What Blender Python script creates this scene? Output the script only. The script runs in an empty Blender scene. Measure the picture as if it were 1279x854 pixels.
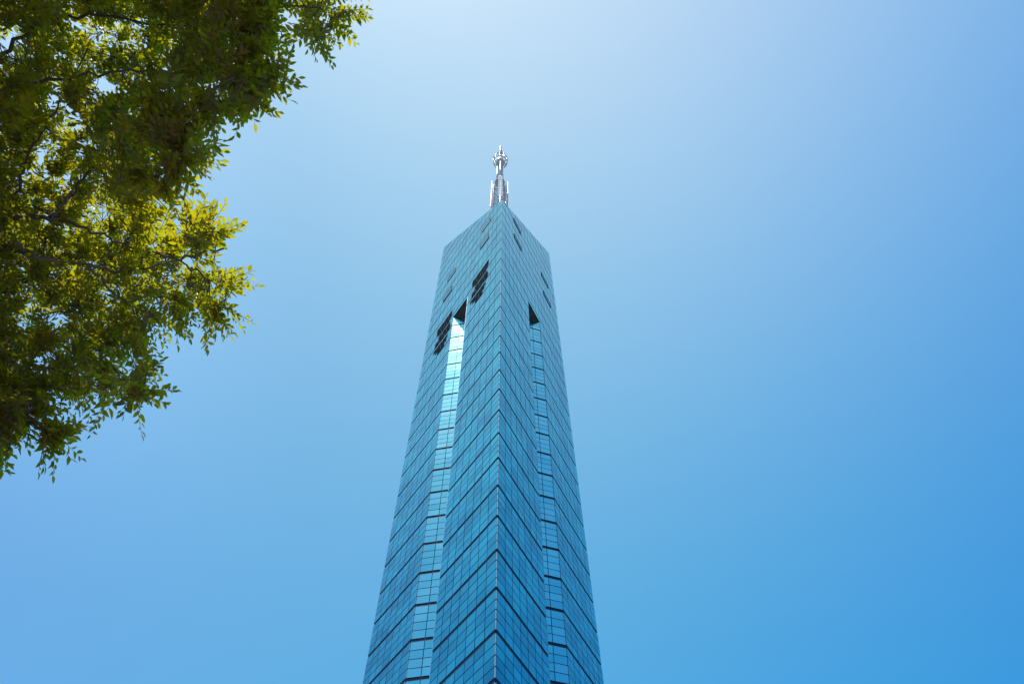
import bpy, math, random
import numpy as np
from mathutils import Vector, Matrix

random.seed(7)
rng = np.random.default_rng(11)
sc = bpy.context.scene
COL = sc.collection

# ------------------------------------------------------------------ camera
S = 4.0                      # metres per storey
CAM_H = 1.6
Z0 = 7.51 * S + CAM_H        # height of storey joint 0
FPX = 870.0                  # focal length in photo pixels (1279 wide)
# world (x,y,z) of the camera's right, up and forward axes
CAM_R = Vector((0.99990101, 0.01199708, -0.00735066)).normalized()
CAM_U = Vector((0.0140699, -0.8525924, 0.52238705)).normalized()
CAM_F = Vector((0.0, 0.52243877, 0.8526768)).normalized()
CAM_U = (CAM_U - CAM_F * CAM_U.dot(CAM_F)).normalized()
CAM_R = CAM_F.cross(CAM_U).normalized()
cam_d = bpy.data.cameras.new("camera")
cam = bpy.data.objects.new("camera", cam_d)
COL.objects.link(cam)
m3 = Matrix((CAM_R, CAM_U, -CAM_F)).transposed()
cam.matrix_world = Matrix.Translation((0, 0, CAM_H)) @ m3.to_4x4()
cam_d.sensor_width = 36.0
cam_d.lens = 36.0 * FPX / 1279.0
cam_d.clip_end = 20000
cam_d.clip_start = 0.05
sc.camera = cam

def direction(px, py):
    """unit world direction seen at a photo pixel, used to lay out the crown"""
    return (CAM_R * (px - 639.5) + CAM_U * (427 - py) + CAM_F * FPX).normalized()

def spot(px, py, dist):
    return Vector((0, 0, CAM_H)) + direction(px, py) * dist

# ------------------------------------------------------------------ tags
def tag(o, label=None, cat=None, group=None, kind=None):
    if label: o['label'] = label
    if cat: o['category'] = cat
    if group: o['group'] = group
    if kind: o['kind'] = kind
    return o

def empty(name, loc):
    o = bpy.data.objects.new(name, None)
    o.location = loc
    COL.objects.link(o)
    return o

# ------------------------------------------------------------------ materials
def new_mat(name):
    m = bpy.data.materials.new(name)
    m.use_nodes = True
    return m, m.node_tree.nodes, m.node_tree.links, m.node_tree.nodes["Principled BSDF"]

def plain(name, col, rough=0.5, metal=0.0, var=0.15, scale=3.0, bump=0.0):
    m, N, L, b = new_mat(name)
    tc = N.new("ShaderNodeTexCoord")
    nz = N.new("ShaderNodeTexNoise"); nz.inputs["Scale"].default_value = scale
    nz.inputs["Detail"].default_value = 6
    L.new(tc.outputs["Object"], nz.inputs["Vector"])
    r = N.new("ShaderNodeValToRGB")
    r.color_ramp.elements[0].position = 0.3; r.color_ramp.elements[1].position = 0.7
    r.color_ramp.elements[0].color = (*[c * (1 - var) for c in col], 1)
    r.color_ramp.elements[1].color = (*[min(1, c * (1 + var)) for c in col], 1)
    L.new(nz.outputs["Fac"], r.inputs["Fac"])
    L.new(r.outputs["Color"], b.inputs["Base Color"])
    b.inputs["Roughness"].default_value = rough
    b.inputs["Metallic"].default_value = metal
    if bump:
        bp = N.new("ShaderNodeBump"); bp.inputs["Strength"].default_value = bump
        L.new(nz.outputs["Fac"], bp.inputs["Height"]); L.new(bp.outputs["Normal"], b.inputs["Normal"])
    return m

def glass_mat(name, c0, c1, rough):
    """mirror coated facade glass: tinted reflection, every pane slightly its own tone"""
    m, N, L, b = new_mat(name)
    at = N.new("ShaderNodeAttribute"); at.attribute_name = "tone"
    tc = N.new("ShaderNodeTexCoord")
    nz = N.new("ShaderNodeTexNoise"); nz.inputs["Scale"].default_value = 0.16
    nz.inputs["Detail"].default_value = 4
    L.new(tc.outputs["Object"], nz.inputs["Vector"])
    mx = N.new("ShaderNodeMath"); mx.operation = 'MULTIPLY_ADD'
    L.new(at.outputs["Fac"], mx.inputs[0]); mx.inputs[1].default_value = 0.75
    m2 = N.new("ShaderNodeMath"); m2.operation = 'MULTIPLY_ADD'
    L.new(nz.outputs["Fac"], m2.inputs[0]); m2.inputs[1].default_value = 1.6; m2.inputs[2].default_value = -0.68
    L.new(m2.outputs[0], mx.inputs[2])
    r = N.new("ShaderNodeValToRGB")
    r.color_ramp.elements[0].color = (*c0, 1); r.color_ramp.elements[1].color = (*c1, 1)
    L.new(mx.outputs[0], r.inputs["Fac"])
    L.new(r.outputs["Color"], b.inputs["Base Color"])
    b.inputs["Metallic"].default_value = 1.0
    b.inputs["Roughness"].default_value = rough
    b.inputs["Coat Weight"].default_value = 0.25
    b.inputs["Coat Roughness"].default_value = min(rough, 0.06)
    # faint warping of float glass
    nb = N.new("ShaderNodeTexNoise"); nb.inputs["Scale"].default_value = 0.9
    nb.inputs["Detail"].default_value = 1
    L.new(tc.outputs["Object"], nb.inputs["Vector"])
    bp = N.new("ShaderNodeBump"); bp.inputs["Strength"].default_value = 0.25
    bp.inputs["Distance"].default_value = 0.02
    L.new(nb.outputs["Fac"], bp.inputs["Height"]); L.new(bp.outputs["Normal"], b.inputs["Normal"])
    return m

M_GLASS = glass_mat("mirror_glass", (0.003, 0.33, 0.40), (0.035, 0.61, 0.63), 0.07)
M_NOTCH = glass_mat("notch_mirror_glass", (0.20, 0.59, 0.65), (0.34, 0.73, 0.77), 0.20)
M_JOINT = plain("joint_gasket", (0.006, 0.045, 0.105), 0.5, 0.0, 0.2)
M_BAND = plain("storey_joint_metal", (0.004, 0.020, 0.050), 0.55, 0.2, 0.3)
M_POST = plain("corner_trim_metal", (0.22, 0.42, 0.50), 0.42, 0.6, 0.15)
M_DARK = plain("dark_louvre", (0.014, 0.022, 0.035), 0.5, 0.1, 0.5, 1.5)
M_FRAME = plain("louvre_frame", (0.12, 0.14, 0.15), 0.4, 0.5, 0.2)
M_SOFFIT = plain("soffit_panel", (0.05, 0.042, 0.05), 0.7, 0.0, 0.5, 0.8)
M_ROOF = plain("roof_membrane", (0.25, 0.25, 0.26), 0.8, 0.0, 0.2)
M_MAST = plain("white_mast_paint", (0.78, 0.77, 0.78), 0.38, 0.0, 0.08, 1.0)
M_STEEL = plain("galvanised_steel", (0.52, 0.53, 0.57), 0.45, 0.25, 0.2)
M_BASE = plain("base_stone", (0.32, 0.31, 0.29), 0.7, 0.0, 0.15, 2.0, 0.1)

# ------------------------------------------------------------------ mesh collector
class MB:
    def __init__(s): s.v = []; s.f = []; s.t = []
    def poly(s, pts, tone=0.5):
        i = len(s.v); s.v += [tuple(p) for p in pts]; s.f.append(tuple(range(i, i + len(pts)))); s.t.append(tone)
    def prism(s, pts, off, tone=0.5):
        """pts: outline; off: extrusion vector; closed solid"""
        n = len(pts); i = len(s.v)
        s.v += [tuple(p) for p in pts] + [tuple(Vector(p) + off) for p in pts]
        s.f.append(tuple(range(i, i + n))); s.t.append(tone)
        s.f.append(tuple(range(i + 2 * n - 1, i + n - 1, -1))); s.t.append(tone)
        for k in range(n):
            k2 = (k + 1) % n
            s.f.append((i + k, i + n + k, i + n + k2, i + k2)); s.t.append(tone)
    def tube(s, p0, p1, r0, r1, n=8, tone=0.5):
        p0 = Vector(p0); p1 = Vector(p1); d = (p1 - p0)
        if d.length < 1e-6: return
        d.normalize(); a = d.orthogonal().normalized(); b = d.cross(a)
        i = len(s.v)
        for p, r in ((p0, r0), (p1, r1)):
            for k in range(n):
                t = 2 * math.pi * k / n
                s.v.append(tuple(p + a * math.cos(t) * r + b * math.sin(t) * r))
        for k in range(n):
            k2 = (k + 1) % n
            s.f.append((i + k, i + k2, i + n + k2, i + n + k)); s.t.append(tone)
        s.f.append(tuple(range(i + n - 1, i - 1, -1))); s.t.append(tone)
        s.f.append(tuple(range(i + n, i + 2 * n))); s.t.append(tone)
    def build(s, name, mat, parent=None, tone=False, smooth=False, origin=None):
        me = bpy.data.meshes.new(name)
        off = Vector(origin) if origin is not None else (parent.location if parent else Vector((0, 0, 0)))
        me.from_pydata([tuple(Vector(v) - off) for v in s.v], [], s.f)
        if tone:
            a = me.attributes.new("tone", 'FLOAT', 'FACE')
            a.data.foreach_set("value", s.t)
        if smooth:
            me.polygons.foreach_set("use_smooth", [True] * len(me.polygons))
        me.materials.append(mat)
        me.update()
        o = bpy.data.objects.new(name, me); COL.objects.link(o)
        if parent: o.parent = parent
        elif origin is not None: o.location = origin
        return o

def clip(poly, nx, ny, c):
    """keep the part of a 2-d polygon where nx*x + ny*y <= c"""
    out = []
    for i in range(len(poly)):
        p = poly[i]; q = poly[(i + 1) % len(poly)]
        dp = nx * p[0] + ny * p[1] - c; dq = nx * q[0] + ny * q[1] - c
        if dp <= 0: out.append(p)
        if dp * dq < 0:
            t = dp / (dp - dq); out.append((p[0] + t * (q[0] - p[0]), p[1] + t * (q[1] - p[1])))
    return out

# ------------------------------------------------------------------ tower
PE = Vector((-0.3881, 11.687)) * S
SIDE = 6.35 * S
def unit(deg): return Vector((math.cos(math.radians(deg)), math.sin(math.radians(deg))))
DU = unit(124.72); DV = unit(64.70)
PL = PE + DU * SIDE; PR = PE + DV * SIDE
CEN = (PE + PL + PR) / 3
tower = empty("glass_tower", (CEN.x, CEN.y, 0))
tag(tower, "tall blue mirror glass tower with triangular plan, notched faces and a white mast on top", "tower")

N0, N1 = 2.58 * S, 3.77 * S          # notch along the face
NA = (N0 + N1) / 2; ND = (N1 - N0) / 2 * 1.0   # apex and depth (45 degree cheeks)
K_SOF = 18.8
K_LOW = -7
K_E, K_F = 24.63, 31.0

def zk(k): return Z0 + k * S
BANDH = 0.30

class Face:
    def __init__(s, A, B, hA, hB):
        s.A, s.B = A, B
        s.u = (B - A).normalized()
        n = Vector((s.u.y, -s.u.x))
        if n.dot((A + B) / 2 - CEN) < 0: n = -n
        s.n = n
        s.hA, s.hB = zk(hA), zk(hB)
    def P(s, a, z, out=0.0):
        p = s.A + s.u * a + s.n * out
        return Vector((p.x, p.y, z))
    def top(s, a): return s.hA + (s.hB - s.hA) * a / SIDE
    def clip_top(s, poly, drop=0.0):
        g = (s.hB - s.hA) / SIDE
        return clip(poly, -g, 1.0, s.hA - drop)

faceL = Face(PE, PL, K_E, K_F)
faceR = Face(PE, PR, K_E, K_F)
faceB = Face(PL, PR, K_F, K_F)

GAP = 0.035                           # half width of the joints
def ncols(a0, a1): return max(1, round((a1 - a0) / 1.474))

# dark openings of the left face as stepped rows (a0, a1 along the face, k0, k1 storeys), grouped in blocks
OPEN_SHAPE = [[(0.95, 2.26, 19.375, 19.63), (0.95, 2.26, 19.125, 19.375), (1.00, 2.20, 18.90, 19.125), (1.12, 2.02, 18.76, 18.90)],
              [(1.02, 2.02, 18.42, 18.67), (0.95, 2.24, 18.17, 18.42), (0.98, 2.24, 17.94, 18.17)],
              [(1.12, 2.30, 17.58, 17.83), (1.20, 2.12, 17.33, 17.58), (1.32, 1.90, 17.04, 17.33)]]
OPEN_BLOCKS = []
for sh in (0.0, 2.95):
    for blk in OPEN_SHAPE:
        OPEN_BLOCKS.append([((a0 + sh) * S, (a1 + sh) * S, zk(k0), zk(k1)) for a0, a1, k0, k1 in blk])
OPEN_L = [r_ for blk in OPEN_BLOCKS for r_ in blk]

def pane(mb, poly, place, nrm):
    if len(poly) < 3: return
    tx, tz = rng.normal(0, 0.0055, 2)
    cx = sum(p[0] for p in poly) / len(poly); cy = sum(p[1] for p in poly) / len(poly)
    pts = [place(p[0], p[1], (p[0] - cx) * tx + (p[1] - cy) * tz) for p in poly]
    mb.prism(pts, nrm * -0.05, float(rng.random()))

def rect(a0, z0, a1, z1): return [(a0, z0), (a1, z0), (a1, z1), (a0, z1)]

def cut_openings(r, ops):
    """remove openings from a rectangle; returns the rectangles left"""
    out = [r]
    for (oa0, oa1, oz0, oz1) in ops:
        nxt = []
        for (a0, z0, a1, z1) in out:
            if oa1 <= a0 or oa0 >= a1 or oz1 <= z0 or oz0 >= z1: nxt.append((a0, z0, a1, z1)); continue
            if z0 < oz0: nxt.append((a0, z0, a1, oz0))
            if z1 > oz1: nxt.append((a0, oz1, a1, z1))
            zz0, zz1 = max(z0, oz0), min(z1, oz1)
            if a0 < oa0: nxt.append((a0, zz0, oa0, zz1))
            if a1 > oa1: nxt.append((oa1, zz0, a1, zz1))
        out = [q for q in nxt if q[2] - q[0] > 0.08 and q[3] - q[1] > 0.08]
    return out

def storey_rows(k):
    z0 = zk(k) + BANDH / 2; z1 = zk(k + 1) - BANDH / 2
    h = (z1 - z0) / 4
    return [(z0 + i * h, z0 + (i + 1) * h) for i in range(4)]

def face_glass(face, k, ops, mb, only=None):
    n3 = Vector((face.n.x, face.n.y, 0))
    for (z0, z1) in storey_rows(k):
        if z0 > max(face.hA, face.hB): continue
        secs = [(0.16, N0), (N1, SIDE - 0.16)]
        if (z0 + z1) / 2 > zk(K_SOF): secs.insert(1, (N0, N1))
        for (s0, s1) in secs:
            if only == 0 and s0 > N0: continue
            if only == 1 and s0 < N1: continue
            n = ncols(s0, s1) if s0 != N0 else 3
            w = (s1 - s0) / n
            for i in range(n):
                a0 = s0 + i * w; a1 = a0 + w
                for (b0, c0, b1, c1) in cut_openings((a0 + GAP, z0 + GAP, a1 - GAP, z1 - GAP), ops):
                    pl = face.clip_top(rect(b0, c0, b1, c1), 0.12)
                    pane(mb, pl, lambda a, z, o: face.P(a, z, o), n3)

def notch_leg(face, side):
    """outer leg (side=1) runs from a=N1 in to the apex, inner leg (side=0) from a=N0"""
    p0 = face.A + face.u * (N1 if side else N0)
    ap = face.A + face.u * NA - face.n * ND
    d = (ap - p0); ln = d.length; d = d.normalized()
    n = Vector((-d.y, d.x))
    if n.dot(face.n) < 0: n = -n
    return p0, d, n, ln

def notch_glass(face, k, mb, sides=(0, 1)):
    for side in sides:
        p0, d, n, ln = notch_leg(face, side)
        n3 = Vector((n.x, n.y, 0))
        cuts = [0.05, 1.45, 2.85, ln - 0.05]
        for (z0, z1) in storey_rows(k):
            if z0 > zk(K_SOF): continue
            for i in range(3):
                poly = rect(cuts[i] + GAP, z0 + GAP, cuts[i + 1] - GAP, z1 - GAP)
                # sloping soffit: height falls towards the apex
                g = 0.5 * S / ln
                poly = clip(poly, g, 1.0, zk(K_SOF) - 0.05)
                def place(a, z, o):
                    q = p0 + d * a + n * o; return Vector((q.x, q.y, z))
                pane(mb, poly, place, n3)

for face in (faceL, faceR):
    ops = OPEN_L if face is faceL else []
    for k in range(-1, 31):
        for only in ((0, 1) if k < 18 else (None,)):
            mb = MB(); face_glass(face, k, ops, mb, only)
            if mb.f: mb.build("glass_storey", M_GLASS, tower, tone=True)
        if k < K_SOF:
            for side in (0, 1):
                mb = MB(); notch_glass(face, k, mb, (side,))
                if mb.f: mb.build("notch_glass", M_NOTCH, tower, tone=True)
mb = MB()
for face in (faceL, faceR):
    for k in range(K_LOW, -1):
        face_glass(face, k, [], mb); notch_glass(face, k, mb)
for k in range(K_LOW, 31):
    face_glass(faceB, k, [], mb)
    if k < K_SOF: notch_glass(faceB, k, mb)
mb.build("rear_glass_wall", M_GLASS, tower, tone=True)

# backing wall seen in the joints between panes (12 cm behind the glass)
def outline(off, notch=True):
    pts = []
    for f, rev in ((faceL, False), (faceB, False), (faceR, True)):
        aa = [(0.0, 0.0), (N0, 0.0), (NA, -ND), (N1, 0.0)] if notch else [(0.0, 0.0)]
        if rev: aa = ([(SIDE, 0.0), (N1, 0.0), (NA, -ND), (N0, 0.0)] if notch else [(SIDE, 0.0)])
        for a, o in aa:
            p = f.A + f.u * a + f.n * o
            pts.append(p)
    # inset towards the inside by 'off' along the bisectors
    n = len(pts); res = []
    area = sum(pts[i].x * pts[(i + 1) % n].y - pts[(i + 1) % n].x * pts[i].y for i in range(n))
    sg = 1 if area > 0 else -1
    for i in range(n):
        a, b, c = pts[i - 1], pts[i], pts[(i + 1) % n]
        d1 = (b - a).normalized(); d2 = (c - b).normalized()
        n1 = Vector((-d1.y, d1.x)) * sg; n2 = Vector((-d2.y, d2.x)) * sg
        bis = (n1 + n2); k = 1 + n1.dot(n2)
        res.append(b + bis * (off / max(k, 0.2)))
    return res

mb = MB()
lo = outline(0.10)
mb.prism([Vector((p.x, p.y, zk(K_LOW) - 0.1)) for p in lo], Vector((0, 0, zk(K_SOF) - zk(K_LOW) - 0.4)))
tr = outline(0.10, notch=False)   # order L-start(E), L, R
def tops(p):
    t = min(1.0, max(0.0, (p - PE).dot((((PL + PR) / 2) - PE).normalized()) / (SIDE * math.sqrt(3) / 2)))
    return zk(K_E) + (zk(K_F) - zk(K_E)) * t
i = len(mb.v)
for p in tr: mb.v.append((p.x, p.y, zk(K_SOF) + 0.04))
for p in tr: mb.v.append((p.x, p.y, tops(p) - 0.35))
mb.f += [(i, i + 1, i + 2), (i + 5, i + 4, i + 3), (i, i + 3, i + 4, i + 1), (i + 1, i + 4, i + 5, i + 2), (i + 2, i + 5, i + 3, i)]
mb.t += [0.5] * 5
mb.build("backing_wall", M_JOINT, tower)

# dark joint round the tower at every storey, each one its own part
for k in range(K_LOW, 32):
    mb = MB()
    z0, z1 = zk(k) - BANDH / 2 + 0.01, zk(k) + BANDH / 2 - 0.01
    for f in (faceL, faceR, faceB):
        n3 = Vector((f.n.x, f.n.y, 0))
        segs = [(0.18, N0 - 0.02), (N1 + 0.02, SIDE - 0.18)] if k < K_SOF else [(0.18, SIDE - 0.18)]
        for a0, a1 in segs:
            pl = f.clip_top(rect(a0, z0, a1, z1), 0.12)
            if len(pl) > 2: mb.prism([f.P(a, z, -0.055) for a, z in pl], n3 * -0.03)
        if k < K_SOF - 0.5:
            for side in (0, 1):
                p0, d, n, ln = notch_leg(f, side)
                q = [p0 + d * t - n * 0.055 for t in (0.08, ln - 0.08)]
                mb.prism([Vector((q[0].x, q[0].y, z0)), Vector((q[1].x, q[1].y, z0)), Vector((q[1].x, q[1].y, z1)), Vector((q[0].x, q[0].y, z1))],
                         Vector((n.x, n.y, 0)) * -0.03)
    if mb.f: mb.build("storey_joint", M_BAND, tower)

# corner posts and trims of the notches: short metal lengths, one to each row of panes
def post(at2, out2, w, k_top_z, name):
    mb = MB()
    t2 = Vector((-out2.y, out2.x))
    for k in range(K_LOW, 32):
        for (z0, z1) in storey_rows(k):
            z1c = min(z1, k_top_z)
            if z1c - z0 < 0.2: continue
            b = [at2 + out2 * 0.0 + t2 * w * 0.35, at2 + out2 * 0.0 - t2 * w * 0.35, at2 - out2 * w * 0.75 - t2 * w * 0.8, at2 - out2 * w * 0.75 + t2 * w * 0.8]
            mb.prism([Vector((p.x, p.y, z0 + 0.05)) for p in b], Vector((0, 0, z1c - z0 - 0.1)))
    return mb.build(name, M_POST, tower)
for c in (PE, PL, PR):
    o2 = (c - CEN).normalized()
    post(c - o2 * 0.10, o2, 0.10, (zk(K_E) if c is PE else zk(K_F)) - 0.15, "corner_post")
for f in (faceL, faceR):
    for a, sgn in ((N0, 1), (N1, -1)):
        o2 = (f.n + f.u * sgn * 0.41).normalized()
        post(f.A + f.u * a + f.n * 0.015, o2, 0.06, zk(K_SOF) - 0.1, "notch_trim")

# soffits that close the notches at the top
for f in (faceL, faceR, faceB):
    mb = MB()
    a = f.P(N0 - 0.02, zk(K_SOF), -0.01); b = f.P(N1 + 0.02, zk(K_SOF), -0.01)
    c = f.P(NA, zk(K_SOF) - 0.5 * S, -ND)
    mb.prism([a, b, c], Vector((0, 0, 0.03)))
    mb.build("notch_soffit", M_SOFFIT, tower)

# dark louvred openings on the left face
for blk in OPEN_BLOCKS:
    f = faceL; n3 = Vector((f.n.x, f.n.y, 0))
    mb = MB(); fr = MB()
    for (a0, a1, z0, z1) in blk:
        mb.prism([f.P(a, z, -0.085) for a, z in rect(a0, z0, a1, z1)], n3 * -0.012)
        z = z0 + 0.12
        while z < z1 - 0.06:
            mb.prism([f.P(a0 + 0.03, z, -0.06), f.P(a1 - 0.03, z, -0.06), f.P(a1 - 0.03, z - 0.07, 0.0), f.P(a0 + 0.03, z - 0.07, 0.0)], Vector((0, 0, 0.02)))
            z += 0.17
        n = max(2, round((a1 - a0) / 1.474))
        for i in range(n + 1):
            a = a0 + (a1 - a0) * i / n
            fr.prism([f.P(q, zz, 0.012) for q, zz in rect(a - 0.025, z0, a + 0.025, z1)], n3 * -0.06)
        fr.prism([f.P(q, zz, 0.02) for q, zz in rect(a0 - 0.03, z0 - 0.03, a1 + 0.03, z0 + 0.02)], n3 * -0.06)
    o = mb.build("louvre_opening", M_DARK, tower)
    fo = fr.build("louvre_frame", M_FRAME, tower); fo.parent = o
# small vents with a dark surround standing a little proud of the glass
VL = [(0.98, 1.72, 24.0, 24.5), (1.05, 1.78, 22.2, 22.65), (4.25, 5.0, 23.4, 23.9), (4.3, 5.1, 21.95, 22.4)]
VR = [(1.30, 2.10, 24.85, 25.3), (1.30, 2.10, 22.85, 23.3), (4.55, 5.4, 24.75, 25.2), (4.6, 5.45, 22.75, 23.2)]
VL = [(0.98, 1.72, 24.0, 24.5), (1.05, 1.78, 22.15, 22.65), (4.2, 4.95, 24.0, 24.5), (4.3, 5.1, 22.15, 22.65)]
for f, vs in ((faceL, VL), (faceR, VR)):
    n3 = Vector((f.n.x, f.n.y, 0))
    for (a0, a1, k0, k1) in vs:
        a0 *= S; a1 *= S; z0, z1 = zk(k0), zk(k1)
        mb = MB(); t = 0.22
        for r in ((a0, z0, a1, z0 + t), (a0, z1 - t, a1, z1), (a0, z0 + t, a0 + t, z1 - t), (a1 - t, z0 + t, a1, z1 - t)):
            mb.prism([f.P(a, z, 0.07) for a, z in rect(*r)], n3 * -0.10)
        o = mb.build("vent", M_BAND, tower)
        lv = MB(); z = z0 + t + 0.03
        while z < z1 - t - 0.1:
            lv.prism([f.P(a, zz, 0.045) for a, zz in rect(a0 + t, z, a1 - t, z + 0.2)], n3 * -0.05)
            z += 0.27
        lo_ = lv.build("vent_slats", M_POST, tower); lo_.parent = o

# roof: sloping membrane and coping
mb = MB()
cor = [Vector((p.x, p.y, tops(p))) for p in (PE + (CEN - PE).normalized() * 0.3, PL + (CEN - PL).normalized() * 0.3, PR + (CEN - PR).normalized() * 0.3)]
mb.prism([c - Vector((0, 0, 0.30)) for c in cor], Vector((0, 0, 0.12)))
mb.build("roof", M_ROOF, tower)
mb = MB()
for f in (faceL, faceR, faceB):
    n3 = Vector((f.n.x, f.n.y, 0))
    a, b = 0.12, SIDE - 0.12
    mb.prism([f.P(a, f.top(a) - 0.10, 0.01), f.P(b, f.top(b) - 0.10, 0.01), f.P(b, f.top(b), 0.01), f.P(a, f.top(a), 0.01)], n3 * -0.22)
mb.build("coping", M_POST, tower)
# stone base below the glass
mb = MB()
lo = outline(-0.25)
mb.prism([Vector((p.x, p.y, -0.3)) for p in lo], Vector((0, 0, zk(K_LOW) - 0.1 + 0.3)))
mb.build("base_wall", M_BASE, tower)

# ------------------------------------------------------------------ mast (part of the tower)
ax = Vector((CEN.x + 0.02 * S, CEN.y))
def ring_pt(r, ang, k): return Vector((ax.x + r * math.cos(ang), ax.y + r * math.sin(ang), zk(k)))
TO_CAM = math.atan2(-ax.y, -ax.x)
ANG = [TO_CAM + math.radians(4) + i * 2 * math.pi / 3 for i in range(3)]
legs_lo = MB()
def lattice(mb_leg, mb_br, k0, k1, r0, r1, rl, nseg, rb):
    for i in range(3):
        mb_leg.tube(ring_pt(r0, ANG[i], k0), ring_pt(r1, ANG[i], k1), rl, rl, 10)
    for s_ in range(nseg):
        t0, t1 = s_ / nseg, (s_ + 1) / nseg
        ka, kb = k0 + (k1 - k0) * t0, k0 + (k1 - k0) * t1
        ra, rb_ = r0 + (r1 - r0) * t0, r0 + (r1 - r0) * t1
        for i in range(3):
            j = (i + 1) % 3
            mb_br.tube(ring_pt(ra, ANG[i], ka), ring_pt(ra, ANG[j], ka), rb, rb, 6)
            mb_br.tube(ring_pt(ra, ANG[i], ka), ring_pt(rb_, ANG[j], kb), rb, rb, 6)
            mb_br.tube(ring_pt(ra, ANG[j], ka), ring_pt(rb_, ANG[i], kb), rb, rb, 6)
leg_m = MB(); br_m = MB()
lattice(leg_m, br_m, 28.3, 38.1, 2.45, 1.75, 0.21, 11, 0.07)
o_mast = leg_m.build("mast", M_MAST, tower, smooth=True)
def under(mbx, name, mat, smooth=False):
    o = mbx.build(name, mat, tower, smooth=smooth); o.parent = o_mast; return o
under(br_m, "mast_bracing", M_STEEL)
leg_u = MB(); br_u = MB()
lattice(leg_u, br_u, 38.1, 42.6, 0.95, 0.85, 0.20, 7, 0.06)
leg_u.tube(ring_pt(0, 0, 30), ring_pt(0, 0, 42.6), 0.20, 0.20, 12)
under(leg_u, "upper_mast", M_MAST, True)
under(br_u, "mast_bracing", M_STEEL)
# panel aerials standing off the lower mast
for i in range(3):
    for kk in range(9):
        k = 33.9 + kk * 0.46
        for sd in (-1, 1):
            a_ = ANG[i] + sd * 0.16
            p = ring_pt(2.12 - 0.02 * kk, a_, k)
            d2 = Vector((math.cos(ANG[i]), math.sin(ANG[i]), 0)); t2 = Vector((-d2.y, d2.x, 0)) * 0.26
            pm = MB()
            pm.prism([p - t2, p + t2, p + t2 + Vector((0, 0, 1.35)), p - t2 + Vector((0, 0, 1.35))], d2 * 0.16)
            pm.tube(p + Vector((0, 0, 0.7)), p + Vector((0, 0, 0.7)) - d2 * 0.55, 0.05, 0.05, 6)
            under(pm, "aerial_panel", M_MAST if (sd > 0) else M_STEEL)
# dipole rods on the sides
for side in (-1, 1):
    dp = MB()
    for kk in range(10):
        k = 34.5 + kk * 0.4
        t2 = Vector((math.cos(TO_CAM + side * math.pi / 2), math.sin(TO_CAM + side * math.pi / 2), 0))
        c0 = Vector((ax.x, ax.y, zk(k)))
        dp.tube(c0 + t2 * 1.1, c0 + t2 * 2.15, 0.05, 0.05, 6)
        dp.tube(c0 + t2 * 2.15 - Vector((0, 0, 0.6)), c0 + t2 * 2.15 + Vector((0, 0, 0.6)), 0.06, 0.06, 6)
    under(dp, "dipole_array", M_STEEL)
# catwalk at the step in the mast
pf = MB()
for k, r, h in ((38.05, 1.35, 0.10), (42.35, 1.2, 0.12)):
    pf.prism([ring_pt(r, 2 * math.pi * i / 16, k) for i in range(16)], Vector((0, 0, h)))
under(pf, "catwalk", M_STEEL)
# ring of aerials near the top: hoops with curved struts
hp = MB()
NR_ = 20
for k, r in ((42.55, 2.0), (43.15, 2.12), (43.7, 1.75)):
    for i in range(NR_):
        hp.tube(ring_pt(r, 2 * math.pi * i / NR_, k), ring_pt(r, 2 * math.pi * (i + 1) / NR_, k), 0.10, 0.10, 6)
for i in range(10):
    a_ = 2 * math.pi * i / 10 + 0.2
    hp.tube(ring_pt(2.0, a_, 42.55), ring_pt(2.12, a_, 43.15), 0.08, 0.08, 6)
    hp.tube(ring_pt(2.12, a_, 43.15), ring_pt(1.75, a_, 43.7), 0.08, 0.08, 6)
    hp.tube(ring_pt(1.75, a_, 43.7), ring_pt(0.5, a_, 44.1), 0.08, 0.08, 6)
    hp.tube(ring_pt(2.0, a_, 42.55), ring_pt(0.6, a_, 42.4), 0.07, 0.07, 6)
under(hp, "aerial_ring", M_STEEL)
cn = MB()
cn.tube(ring_pt(0, 0, 42.3), ring_pt(0, 0, 43.2), 1.25, 0.95, 14)
cn.tube(ring_pt(0, 0, 43.2), ring_pt(0, 0, 44.2), 0.95, 0.5, 14)
cn.tube(ring_pt(0, 0, 44.2), ring_pt(0, 0, 45.3), 0.42, 0.36, 12)
cn.tube(ring_pt(0, 0, 45.3), ring_pt(0, 0, 46.0), 0.26, 0.2, 10)
under(cn, "spire", M_MAST, True)
col = MB()
col.tube(ring_pt(0, 0, 44.5), ring_pt(0, 0, 44.62), 0.72, 0.72, 14)
col.tube(ring_pt(0, 0, 45.25), ring_pt(0, 0, 45.35), 0.55, 0.55, 14)
col.tube(ring_pt(0, 0, 46.0), ring_pt(0, 0, 46.5), 0.30, 0.30, 10)
under(col, "spire_collar", M_STEEL)

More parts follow.
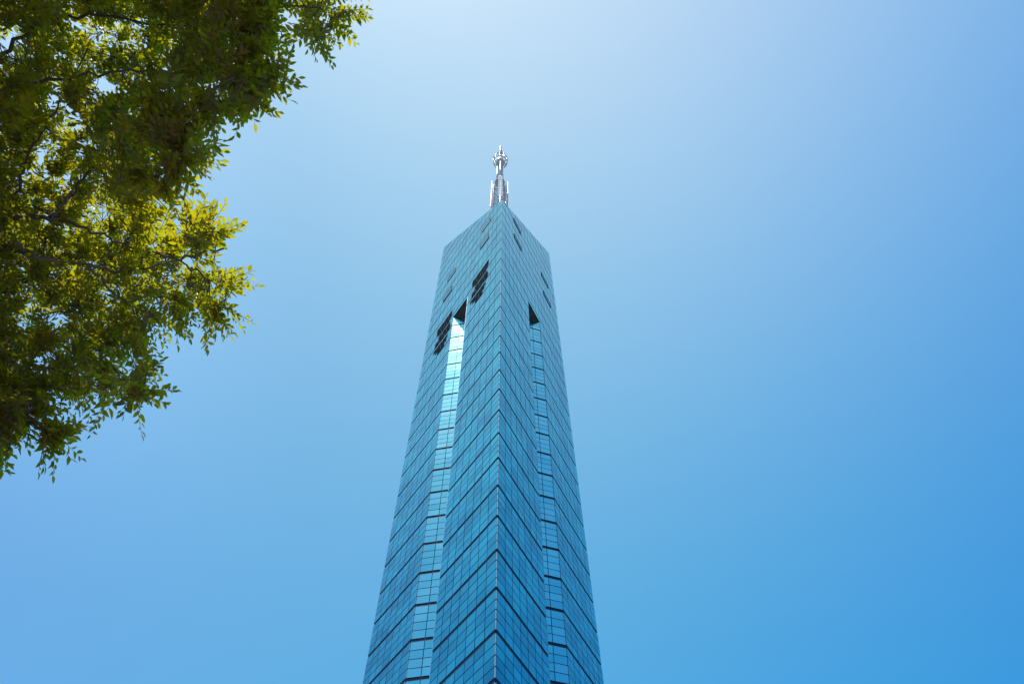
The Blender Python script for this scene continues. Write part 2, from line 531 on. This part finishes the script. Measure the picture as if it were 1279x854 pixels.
# ------------------------------------------------------------------ tree
def leaf_material():
    m, N, L, b = new_mat("leaf")
    at = N.new("ShaderNodeAttribute"); at.attribute_name = "tone"
    r = N.new("ShaderNodeValToRGB"); e = r.color_ramp
    e.elements[0].color = (0.034, 0.026, 0.005, 1); e.elements[0].position = 0.0
    e.elements[1].color = (0.18, 0.10, 0.012, 1); e.elements[1].position = 1.0
    x = e.elements.new(0.55); x.color = (0.050, 0.040, 0.005, 1)
    x = e.elements.new(0.92); x.color = (0.13, 0.085, 0.008, 1)
    L.new(at.outputs["Fac"], r.inputs["Fac"])
    L.new(r.outputs["Color"], b.inputs["Base Color"])
    b.inputs["Roughness"].default_value = 0.42
    b.inputs["Specular IOR Level"].default_value = 0.4
    r2 = N.new("ShaderNodeValToRGB"); e = r2.color_ramp
    e.elements[0].color = (0.38, 0.40, 0.004, 1); e.elements[1].color = (0.92, 0.60, 0.008, 1)
    x = e.elements.new(0.6); x.color = (0.90, 0.86, 0.004, 1)
    L.new(at.outputs["Fac"], r2.inputs["Fac"])
    t = N.new("ShaderNodeBsdfTranslucent"); L.new(r2.outputs["Color"], t.inputs["Color"])
    mx = N.new("ShaderNodeMixShader"); mx.inputs[0].default_value = 0.42
    L.new(b.outputs[0], mx.inputs[1]); L.new(t.outputs[0], mx.inputs[2])
    L.new(mx.outputs[0], N["Material Output"].inputs["Surface"])
    return m
M_LEAF = leaf_material()
M_BARK = plain("bark", (0.10, 0.085, 0.07), 0.85, 0.0, 0.4, 9.0, 0.4)

OUT = [(446,-5),(438,30),(418,42),(386,64),(366,52),(352,22),(334,24),(322,60),(334,88),(346,96),(342,124),(322,146),(306,138),(296,122),(278,146),(250,142),(228,146),
       (236,160),(252,172),(254,196),(240,218),(208,236),(206,256),(246,264),(272,276),(284,308),(296,340),(306,376),(296,394),(270,404),(222,404),(180,426),
       (168,444),(190,464),(190,490),(170,514),(150,514),(100,494),(54,510),(84,548),(92,548),(78,562),(50,556),(20,544),(-4,532),
       (-60,640),(-300,740),(-650,600),(-800,150),(-650,-250),(-250,-430),(150,-400),(380,-250),(450,-90)]
HOLES = [(14,52,17),(128,110,15),(88,152,14),(70,130,9),(60,282,6),(75,398,10),(26,388,9),(215,58,8),(272,84,7),(150,362,8),(58,206,5),(118,446,6),(40,300,4),(6,118,9),(158,190,5),(238,120,8),(90,28,4),(200,262,7),(60,520,6),(112,520,10)]
BRIGHT = [(60,212,55),(150,66,48),(240,300,62),(270,350,48),(175,480,66),(90,60,28),(395,30,50),(130,275,36),(60,110,20),(190,395,30),(300,330,40)]
PO = np.array(OUT, float)
def inside(x, y):
    r = np.zeros(len(x), bool); n = len(PO); j = n - 1
    for i in range(n):
        xi, yi = PO[i]; xj, yj = PO[j]
        c = ((yi > y) != (yj > y)) & (x < (xj - xi) * (y - yi) / (yj - yi + 1e-12) + xi)
        r ^= c; j = i
    return r
def edge_dist(x, y):
    d = np.full(len(x), 1e9); n = len(PO); ox = np.zeros(len(x)); oy = np.zeros(len(x))
    for i in range(n):
        a = PO[i]; b = PO[(i + 1) % n]; ab = b - a
        t = np.clip(((x - a[0]) * ab[0] + (y - a[1]) * ab[1]) / (ab @ ab), 0, 1)
        vx = a[0] + t * ab[0] - x; vy = a[1] + t * ab[1] - y; dd = np.hypot(vx, vy) + 1e-6
        nearer = dd < d
        d = np.where(nearer, dd, d); ox = np.where(nearer, vx / dd, ox); oy = np.where(nearer, vy / dd, oy)
    return d, ox, oy

NSH = 11200
sx = []; 
x = rng.uniform(-820, 450, 90000); y = rng.uniform(-440, 760, 90000)
inframe = (x > -60) & (y > -60)
keep = inside(x, y)
keep &= (inframe | (rng.random(len(x)) < 0.30))
for hx, hy, hr in HOLES:
    keep &= ~((np.hypot(x - hx, y - hy) < hr * 1.15) & (rng.random(len(x)) < 0.95))
bright = np.zeros(len(x))
for bx, by, br in BRIGHT:
    bright = np.maximum(bright, np.clip(1.5 - np.hypot(x - bx, y - by) / br, 0, 1))
keep &= ~((rng.random(len(x)) < 0.42 * bright))
x, y, bright = x[keep][:int(NSH * 1.25)], y[keep][:int(NSH * 1.25)], bright[keep][:int(NSH * 1.25)]
ed, ex_, ey_ = edge_dist(x, y)
k_ = (ed > 4) & ~((ed < 34) & (rng.random(len(x)) < 0.18))      # looser towards the rim
k_ &= ~((np.sin(x * 0.055 + 1.3 * np.sin(y * 0.03)) * np.cos(y * 0.06 + x * 0.02) > 0.55) & (rng.random(len(x)) < 0.40))
x, y, bright, ed, ex_, ey_ = x[k_], y[k_], bright[k_], ed[k_], ex_[k_], ey_[k_]
thick = np.clip(ed / 95, 0.06, 1) * (1 - 0.8 * bright) * 3.0
depth = 5.7 + 2.1 * bright * np.clip(ed / 60, 0, 1) + 0.5 * np.sin(x * 0.013 + 1) + 0.4 * np.cos(y * 0.017) + rng.random(len(x)) ** 0.9 * thick
# gather the shoots into sprays round evenly picked centres
nc = len(x) // 7; cid = rng.permutation(len(x))[:nc]
C3 = np.stack([x[cid], y[cid], depth[cid] * 110], 1); P3 = np.stack([x, y, depth * 110], 1)
for a in range(0, len(x), 1000):
    q = P3[a:a + 1000]; j = np.argmin(((q[:, None, :] - C3[None]) ** 2).sum(2), 1)
    pull = (rng.random(len(q)) < 0.8)[:, None] * 0.5
    P3[a:a + 1000] = q * (1 - pull) + C3[j] * pull
x, y, depth = P3[:, 0], P3[:, 1], P3[:, 2] / 110
D = np.array([tuple(direction(a, b)) for a, b in zip(x, y)])
tips = D * depth[:, None] + np.array([0, 0, CAM_H])

# limbs: hand-placed courses from the trunk into the crown
TB = Vector((-7.6, 4.3, 0.0))
fork = Vector((-7.2, 4.15, 3.4))
limb_paths = [
    [fork, Vector((-6.2, 3.4, 5.2)), spot(-60, 290, 7.2), spot(5, 276, 7.1), spot(62, 271, 7.0), spot(110, 285, 6.9), spot(150, 305, 6.9), spot(215, 322, 6.8), spot(262, 350, 6.6)],
    [fork, Vector((-6.3, 3.6, 4.8)), spot(-70, 265, 6.9), spot(0, 300, 6.7), spot(45, 320, 6.6), spot(110, 333, 6.6), spot(160, 338, 6.5), spot(225, 325, 6.5), spot(280, 310, 6.5)],
    [fork, Vector((-6.3, 3.9, 4.7)), spot(-80, 390, 6.9), spot(0, 440, 6.7), spot(60, 462, 6.6), spot(115, 480, 6.5), spot(160, 500, 6.5)],
    [fork, Vector((-6.8, 4.1, 4.6)), spot(-90, 500, 6.8), spot(-20, 520, 6.6), spot(40, 545, 6.5), spot(80, 562, 6.5)],
    [fork, Vector((-6.2, 3.0, 5.6)), spot(-120, 160, 7.5), spot(-30, 120, 7.3), spot(60, 100, 7.2), spot(150, 90, 7.0), spot(240, 95, 6.9), spot(310, 110, 6.7)],
    [fork, Vector((-6.4, 2.4, 6.2)), spot(-140, 0, 7.8), spot(0, -60, 7.5), spot(130, -40, 7.2), spot(260, 0, 7.0), spot(390, 10, 6.7)],
    [fork, Vector((-7.0, 2.6, 6.0)), spot(-330, -120, 8.0), spot(-150, -260, 8.0), spot(100, -290, 7.6), spot(260, -230, 7.2)],
    [fork, Vector((-7.8, 3.6, 5.5)), spot(-560, 100, 8.4), spot(-600, -60, 8.6)],
    [fork, Vector((-7.6, 5.0, 5.2)), spot(-450, 420, 8.0), spot(-420, 560, 7.8)],
    [fork, Vector((-7.1, 4.4, 5.4)), spot(-250, 330, 7.6), spot(-160, 420, 7.2), spot(-120, 560, 6.9)],
    [spot(62, 271, 7.0), spot(85, 247, 7.1), spot(102, 226, 7.2), spot(130, 190, 7.3), spot(170, 165, 7.2), spot(225, 190, 6.9)],
    [spot(0, 276, 7.1), spot(22, 235, 7.2), spot(30, 200, 7.3), spot(62, 150, 7.3), spot(110, 60, 7.3)],
    [spot(-30, 120, 7.3), spot(10, 60, 7.4), spot(80, 20, 7.4), spot(200, 30, 7.1), spot(330, 40, 6.8)],
    [spot(110, 333, 6.6), spot(150, 370, 6.6), spot(180, 400, 6.5)],
]
limb_r = [(0.105, 0.008), (0.10, 0.009), (0.085, 0.008), (0.08, 0.008), (0.10, 0.008), (0.11, 0.008), (0.12, 0.02), (0.12, 0.03), (0.11, 0.03), (0.09, 0.02), (0.015, 0.006), (0.014, 0.006), (0.02, 0.007), (0.012, 0.005)]

def smooth_path(pts, n=7, jit=0.014):
    P = [pts[0]] + list(pts) + [pts[-1]]
    out = []
    for i in range(1, len(P) - 2):
        for k in range(n):
            t = k / n
            a, b, c, d = P[i - 1], P[i], P[i + 1], P[i + 2]
            q = 0.5 * ((2 * b) + (c - a) * t + (2 * a - 5 * b + 4 * c - d) * t * t + (3 * b - a - 3 * c + d) * t ** 3)
            if out: q = q + Vector(rng.normal(0, jit, 3))
            out.append(q)
    out.append(pts[-1])
    return out

def tube_path(mb, pts, radii, n=8):
    i0 = len(mb.v); prev = None
    for j, p in enumerate(pts):
        d = (pts[min(j + 1, len(pts) - 1)] - pts[max(j - 1, 0)])
        if d.length < 1e-6: d = Vector((0, 0, 1))
        d.normalize()
        if prev is None: a = d.orthogonal().normalized()
        else:
            a = prev - d * prev.dot(d)
            a = a.normalized() if a.length > 1e-6 else d.orthogonal().normalized()
        prev = a; b = d.cross(a)
        for k in range(n):
            t = 2 * math.pi * k / n
            mb.v.append(tuple(p + (a * math.cos(t) + b * math.sin(t)) * radii[j]))
    for j in range(len(pts) - 1):
        for k in range(n):
            k2 = (k + 1) % n
            mb.f.append((i0 + j * n + k, i0 + j * n + k2, i0 + (j + 1) * n + k2, i0 + (j + 1) * n + k)); mb.t.append(0.5)
    mb.f.append(tuple(range(i0 + len(pts) * n - n, i0 + len(pts) * n))); mb.t.append(0.5)

tree = empty("leafy_tree", TB)
tag(tree, "broad leafy tree whose backlit green and yellow branches fill the upper left", "tree")
tp = smooth_path([TB - Vector((0, 0, 0.2)), TB + Vector((0.1, -0.05, 0.5)), TB + Vector((0.2, -0.1, 1.8)), fork, fork + Vector((0.1, 0, 0.3))], 6, 0.02)
tr_ = [0.36 if i < 2 else 0.30 - 0.09 * i / len(tp) for i in range(len(tp))]
tr_[0] = 0.42
mb = MB(); tube_path(mb, tp, tr_, 16); mb.build("trunk", M_BARK, tree, smooth=True)
nodes = []; node_r = []
for path, (r0, r1) in zip(limb_paths, limb_r):
    sp = smooth_path(path)
    rr = [r1 + (r0 - r1) * (1 - i / (len(sp) - 1)) ** (3.2 if r0 > 0.05 else 1.2) for i in range(len(sp))]
    mb = MB(); tube_path(mb, sp, rr, 9); mb.build("branch", M_BARK, tree, smooth=True)
    for i, (p, r) in enumerate(zip(sp, rr)):
        if i > len(sp) * 0.3 or r0 < 0.03: nodes.append(p); node_r.append(r)

def crosses_ok(*ps):
    """no bare branch strung across the open air between two lobes of the crown"""
    pts = []
    for a, b in zip(ps[:-1], ps[1:]):
        for t in (0.0, 0.25, 0.5, 0.75, 1.0): pts.append(a + (b - a) * t - Vector((0, 0, CAM_H)))
    xs = np.array([639.5 + FPX * v.dot(CAM_R) / max(v.dot(CAM_F), 0.05) for v in pts]); ys = np.array([427 - FPX * v.dot(CAM_U) / max(v.dot(CAM_F), 0.05) for v in pts])
    return bool(np.all(inside(xs, ys) | (xs < -30) | (ys < -30)))
# secondary branches out to evenly spread points of the crown
tw = MB()
n_sub = 850
pick = list(rng.permutation(len(tips)))[:n_sub]
NN = np.array([tuple(p) for p in nodes]); NRr = list(node_r)
order = sorted(pick, key=lambda i: float(np.min(np.sum((NN - tips[i]) ** 2, 1))))
for i in order:
    p = Vector(tips[i]); d2 = np.sum((NN - tips[i]) ** 2, 1); j = int(np.argmin(d2)); q = Vector(NN[j])
    L_ = (p - q).length
    if L_ < 0.15: continue
    mid = (p + q) / 2 + Vector(rng.normal(0, 0.10 * L_, 3)) + Vector((0, 0, 0.08 * L_))
    if not crosses_ok(q, mid, p): continue
    sp = smooth_path([q, mid, p], 4, 0.012)
    r0 = min(NRr[j] * 0.7, 0.004 + 0.008 * L_); rr = [r0 + (0.0025 - r0) * k / (len(sp) - 1) for k in range(len(sp))]
    tube_path(tw, sp, rr, 5)
    NN = np.vstack([NN, np.array([tuple(s_) for s_ in sp[1:]])]); NRr += rr[1:]
# leafy shoots
V = []; F = []; T = []
# leaf outline in its own frame (x along, y across, z up): a pointed ellipse, slightly folded and curled
prof = [(0.0, 0.0), (0.20, 0.14), (0.45, 0.20), (0.72, 0.13), (1.0, 0.0)]
lv = [(0, 0, 0)]
for t, w in prof[1:4]:
    lv += [(t, w, 0.10 * w / 0.2 - 0.10 * t * t), (t, 0.0, -0.10 * t * t), (t, -w, 0.10 * w / 0.2 - 0.10 * t * t)]
lv.append((1.0, 0, -0.12))
lv = np.array(lv)
lf = [(0, 2, 1), (0, 3, 2), (1, 2, 5, 4), (2, 3, 6, 5), (4, 5, 8, 7), (5, 6, 9, 8), (7, 8, 10), (8, 9, 10)]
nl_total = 0
base_list = []; X_ = []; Y_ = []; Z_ = []; LEN = []; TN = []
for i in range(len(tips)):
    p = tips[i]; d2 = np.sum((NN - p) ** 2, 1); j = int(np.argmin(d2)); q = NN[j]
    out = p - q; l = np.linalg.norm(out)
    away = np.array([p[0] - TB.x, p[1] - TB.y, 0.0]); away /= (np.linalg.norm(away) + 1e-6)
    dr = away * 0.75 + (out / (l + 1e-6)) * 0.55 + rng.normal(0, 0.42, 3) + np.array([0, 0, -0.12])
    rim = max(0.0, 1 - ed[i] / 45)
    if rim > 0:
        o_ = np.array(tuple(CAM_R * float(ex_[i]) - CAM_U * float(ey_[i])))
        dr = dr * (1 - 0.75 * rim) + o_ * 1.3 * rim
    dr /= np.linalg.norm(dr)
    if 0.06 < l < 0.5 and crosses_ok(Vector(q), Vector(p)):
        tube_path(tw, [Vector(q), Vector((p + q) / 2 + rng.normal(0, 0.02, 3)), Vector(p)], [0.0035, 0.0028, 0.002], 4)
    sl = rng.uniform(0.16, 0.34) * (1 + 0.35 * rim)
    nlv = int(sl / 0.030) + 2
    side = np.cross(dr, np.array([0, 0, 1.0]) + rng.normal(0, 0.35, 3)); side /= (np.linalg.norm(side) + 1e-6)
    upv = np.cross(side, dr)
    pos = [p - dr * sl * 0.4 + dr * sl * t + np.array([0, 0, -0.05 * t * t]) for t in np.linspace(0, 1, 4)]
    tube_path(tw, [Vector(a) for a in pos], [0.0022, 0.002, 0.0015, 0.001], 3)
    tone0 = rng.normal(0.42, 0.16)
    for k in range(nlv):
        t = (k + 0.5) / nlv
        b = p - dr * sl * 0.4 + dr * sl * t + np.array([0, 0, -0.05 * t * t])
        sgn = 1 if k % 2 else -1
        ang = rng.normal(0.85, 0.18) if k < nlv - 1 else 0.1
        lx = dr * math.cos(ang) + side * sgn * math.sin(ang) + rng.normal(0, 0.16, 3) + np.array([0, 0, -0.10])
        lx /= np.linalg.norm(lx)
        nz = upv + rng.normal(0, 0.33, 3); nz -= lx * (nz @ lx); nz /= (np.linalg.norm(nz) + 1e-6)
        base_list.append(b); X_.append(lx); Z_.append(nz); Y_.append(np.cross(nz, lx))
        LEN.append(float(np.clip(rng.lognormal(math.log(0.070), 0.22), 0.036, 0.10)) * (0.75 + 0.35 * math.sin(math.pi * min(1, t + 0.2))))
        TN.append(float(np.clip(tone0 + rng.normal(0, 0.13), 0, 1)))
B = np.array(base_list); X_ = np.array(X_); Y_ = np.array(Y_); Z_ = np.array(Z_); LEN = np.array(LEN)
nL = len(B); nv = len(lv)
VV = (B[:, None, :] + LEN[:, None, None] * (lv[None, :, 0:1] * X_[:, None, :] + lv[None, :, 1:2] * Y_[:, None, :] + lv[None, :, 2:3] * Z_[:, None, :])).reshape(-1, 3)
VV = VV - np.array(tuple(TB))
loops = []; starts = []; c_ = 0
one = [v for f in lf for v in f]; lens = [len(f) for f in lf]
one = np.array(one); 
loops = (one[None, :] + (np.arange(nL) * nv)[:, None]).ravel()
st1 = np.cumsum([0] + lens[:-1])
starts = (st1[None, :] + (np.arange(nL) * len(one))[:, None]).ravel()
me = bpy.data.meshes.new("foliage")
me.vertices.add(len(VV)); me.vertices.foreach_set("co", VV.ravel().astype(np.float32))
me.loops.add(len(loops)); me.loops.foreach_set("vertex_index", loops.astype(np.int32))
me.polygons.add(len(starts)); me.polygons.foreach_set("loop_start", starts.astype(np.int32))
me.update(calc_edges=True); me.validate()
at = me.attributes.new("tone", 'FLOAT', 'FACE'); at.data.foreach_set("value", np.repeat(np.array(TN, np.float32), len(lf)))
me.polygons.foreach_set("use_smooth", np.ones(len(me.polygons), bool))
me.materials.append(M_LEAF)
fo = bpy.data.objects.new("foliage", me); COL.objects.link(fo); fo.parent = tree
tw.build("twigs", M_BARK, tree, smooth=True)
print("leaves", nL)

# ------------------------------------------------------------------ ground
def sheet(name, x0, y0, x1, y1, z, mat):
    mb = MB(); mb.poly([(x0, y0, z), (x1, y0, z), (x1, y1, z), (x0, y1, z)])
    o = mb.build(name, mat); o['kind'] = 'structure'; return o
M_GRASS = plain("lawn", (0.06, 0.09, 0.03), 0.9, 0, 0.4, 0.6)
sheet("ground", -6000, -6000, 6000, 6000, 0.0, plain("earth", (0.10, 0.10, 0.07), 0.9, 0, 0.3, 0.05))
def paver_mat():
    m, N, L, b = new_mat("paving")
    tc = N.new("ShaderNodeTexCoord"); br = N.new("ShaderNodeTexBrick")
    br.inputs["Scale"].default_value = 2.0; br.inputs["Mortar Size"].default_value = 0.012
    br.inputs["Color1"].default_value = (0.34, 0.31, 0.28, 1); br.inputs["Color2"].default_value = (0.28, 0.25, 0.23, 1)
    br.inputs["Mortar"].default_value = (0.12, 0.11, 0.1, 1)
    L.new(tc.outputs["Object"], br.inputs["Vector"]); L.new(br.outputs["Color"], b.inputs["Base Color"])
    b.inputs["Roughness"].default_value = 0.8
    return m
sheet("pavement", -60, -30, 60, 110, 0.02, paver_mat())

# ------------------------------------------------------------------ light
SUN = Vector((-0.19, -0.20, 0.955)).normalized()
elev = math.asin(SUN.z); az = math.atan2(SUN.x, SUN.y)      # azimuth from +Y towards +X
w = bpy.data.worlds.new("World"); sc.world = w; w.use_nodes = True
N = w.node_tree.nodes; L = w.node_tree.links; N.clear()
sky = N.new("ShaderNodeTexSky"); sky.sky_type = 'NISHITA'; sky.sun_disc = False
sky.sun_elevation = elev; sky.sun_rotation = az
sky.altitude = 0; sky.air_density = 1.0; sky.dust_density = 1.2; sky.ozone_density = 2.0
bg = N.new("ShaderNodeBackground"); bg.inputs["Strength"].default_value = 0.12
# colour response of the sky: per channel power and gain, deeper blue away from the zenith
tcw = N.new("ShaderNodeTexCoord"); sx_ = N.new("ShaderNodeSeparateXYZ"); L.new(tcw.outputs["Generated"], sx_.inputs[0])
def mth(op, a, b=None, c=None):
    n = N.new("ShaderNodeMath"); n.operation = op
    for q, v in enumerate((a, b, c)):
        if v is None: continue
        if isinstance(v, (int, float)): n.inputs[q].default_value = v
        else: L.new(v, n.inputs[q])
    return n.outputs[0]
zc = mth('MAXIMUM', sx_.outputs["Z"], 0.45)
sp_ = N.new("ShaderNodeSeparateColor"); L.new(sky.outputs[0], sp_.inputs[0])
cb_ = N.new("ShaderNodeCombineColor")
# added glow in the left sky, put in to brighten the left face's reflection
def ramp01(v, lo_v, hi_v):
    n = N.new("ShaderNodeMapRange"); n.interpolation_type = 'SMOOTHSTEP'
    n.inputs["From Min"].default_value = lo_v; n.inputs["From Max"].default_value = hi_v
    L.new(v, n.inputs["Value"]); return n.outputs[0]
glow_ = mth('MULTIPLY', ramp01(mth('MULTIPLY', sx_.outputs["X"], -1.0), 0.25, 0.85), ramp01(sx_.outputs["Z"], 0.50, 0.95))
xx_ = mth('MULTIPLY', sx_.outputs["X"], sx_.outputs["X"]); zz_ = mth('MULTIPLY', zc, zc); xz_ = mth('MULTIPLY', sx_.outputs["X"], zc)
for q, (g_, p_, kx, kz, kxx, kzz, kxz) in enumerate(((0.0716, 0.3797, -2.0556, 1.5657, -0.2023, 0.8114, 2.4659),
        (0.5944, 0.2567, -0.4756, -0.4801, -0.3932, 0.9072, 0.5695), (1.0017, 0.2477, -0.1794, -0.3470, -0.0491, 0.3946, 0.2737))):
    base = mth('POWER', mth('MULTIPLY', sp_.outputs[q], 0.13), p_)
    lin_ = mth('ADD', mth('MULTIPLY', sx_.outputs["X"], kx), mth('MULTIPLY', zc, kz))
    quad = mth('ADD', mth('MULTIPLY', xx_, kxx), mth('ADD', mth('MULTIPLY', zz_, kzz), mth('MULTIPLY', xz_, kxz)))
    glow_boost_ = mth('MULTIPLY', glow_, (1.25, 0.80, 0.60)[q])
    ex = mth('EXPONENT', mth('ADD', mth('ADD', lin_, quad), glow_boost_))
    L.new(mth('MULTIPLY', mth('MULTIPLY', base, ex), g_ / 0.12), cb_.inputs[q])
out = N.new("ShaderNodeOutputWorld")
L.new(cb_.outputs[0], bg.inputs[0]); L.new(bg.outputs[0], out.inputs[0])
sd = bpy.data.lights.new("sun", 'SUN'); so = bpy.data.objects.new("sun", sd); COL.objects.link(so)
sd.energy = 4.8; sd.angle = math.radians(0.53); sd.color = (1.0, 0.95, 0.88)
so.rotation_euler = (-SUN).to_track_quat('-Z', 'Y').to_euler()
so.location = (0, 0, 60)
sc.view_settings.view_transform = 'Standard'; sc.view_settings.look = 'None'
sc.view_settings.exposure = 0.0; sc.view_settings.gamma = 1.0
sc.render.film_transparent = False
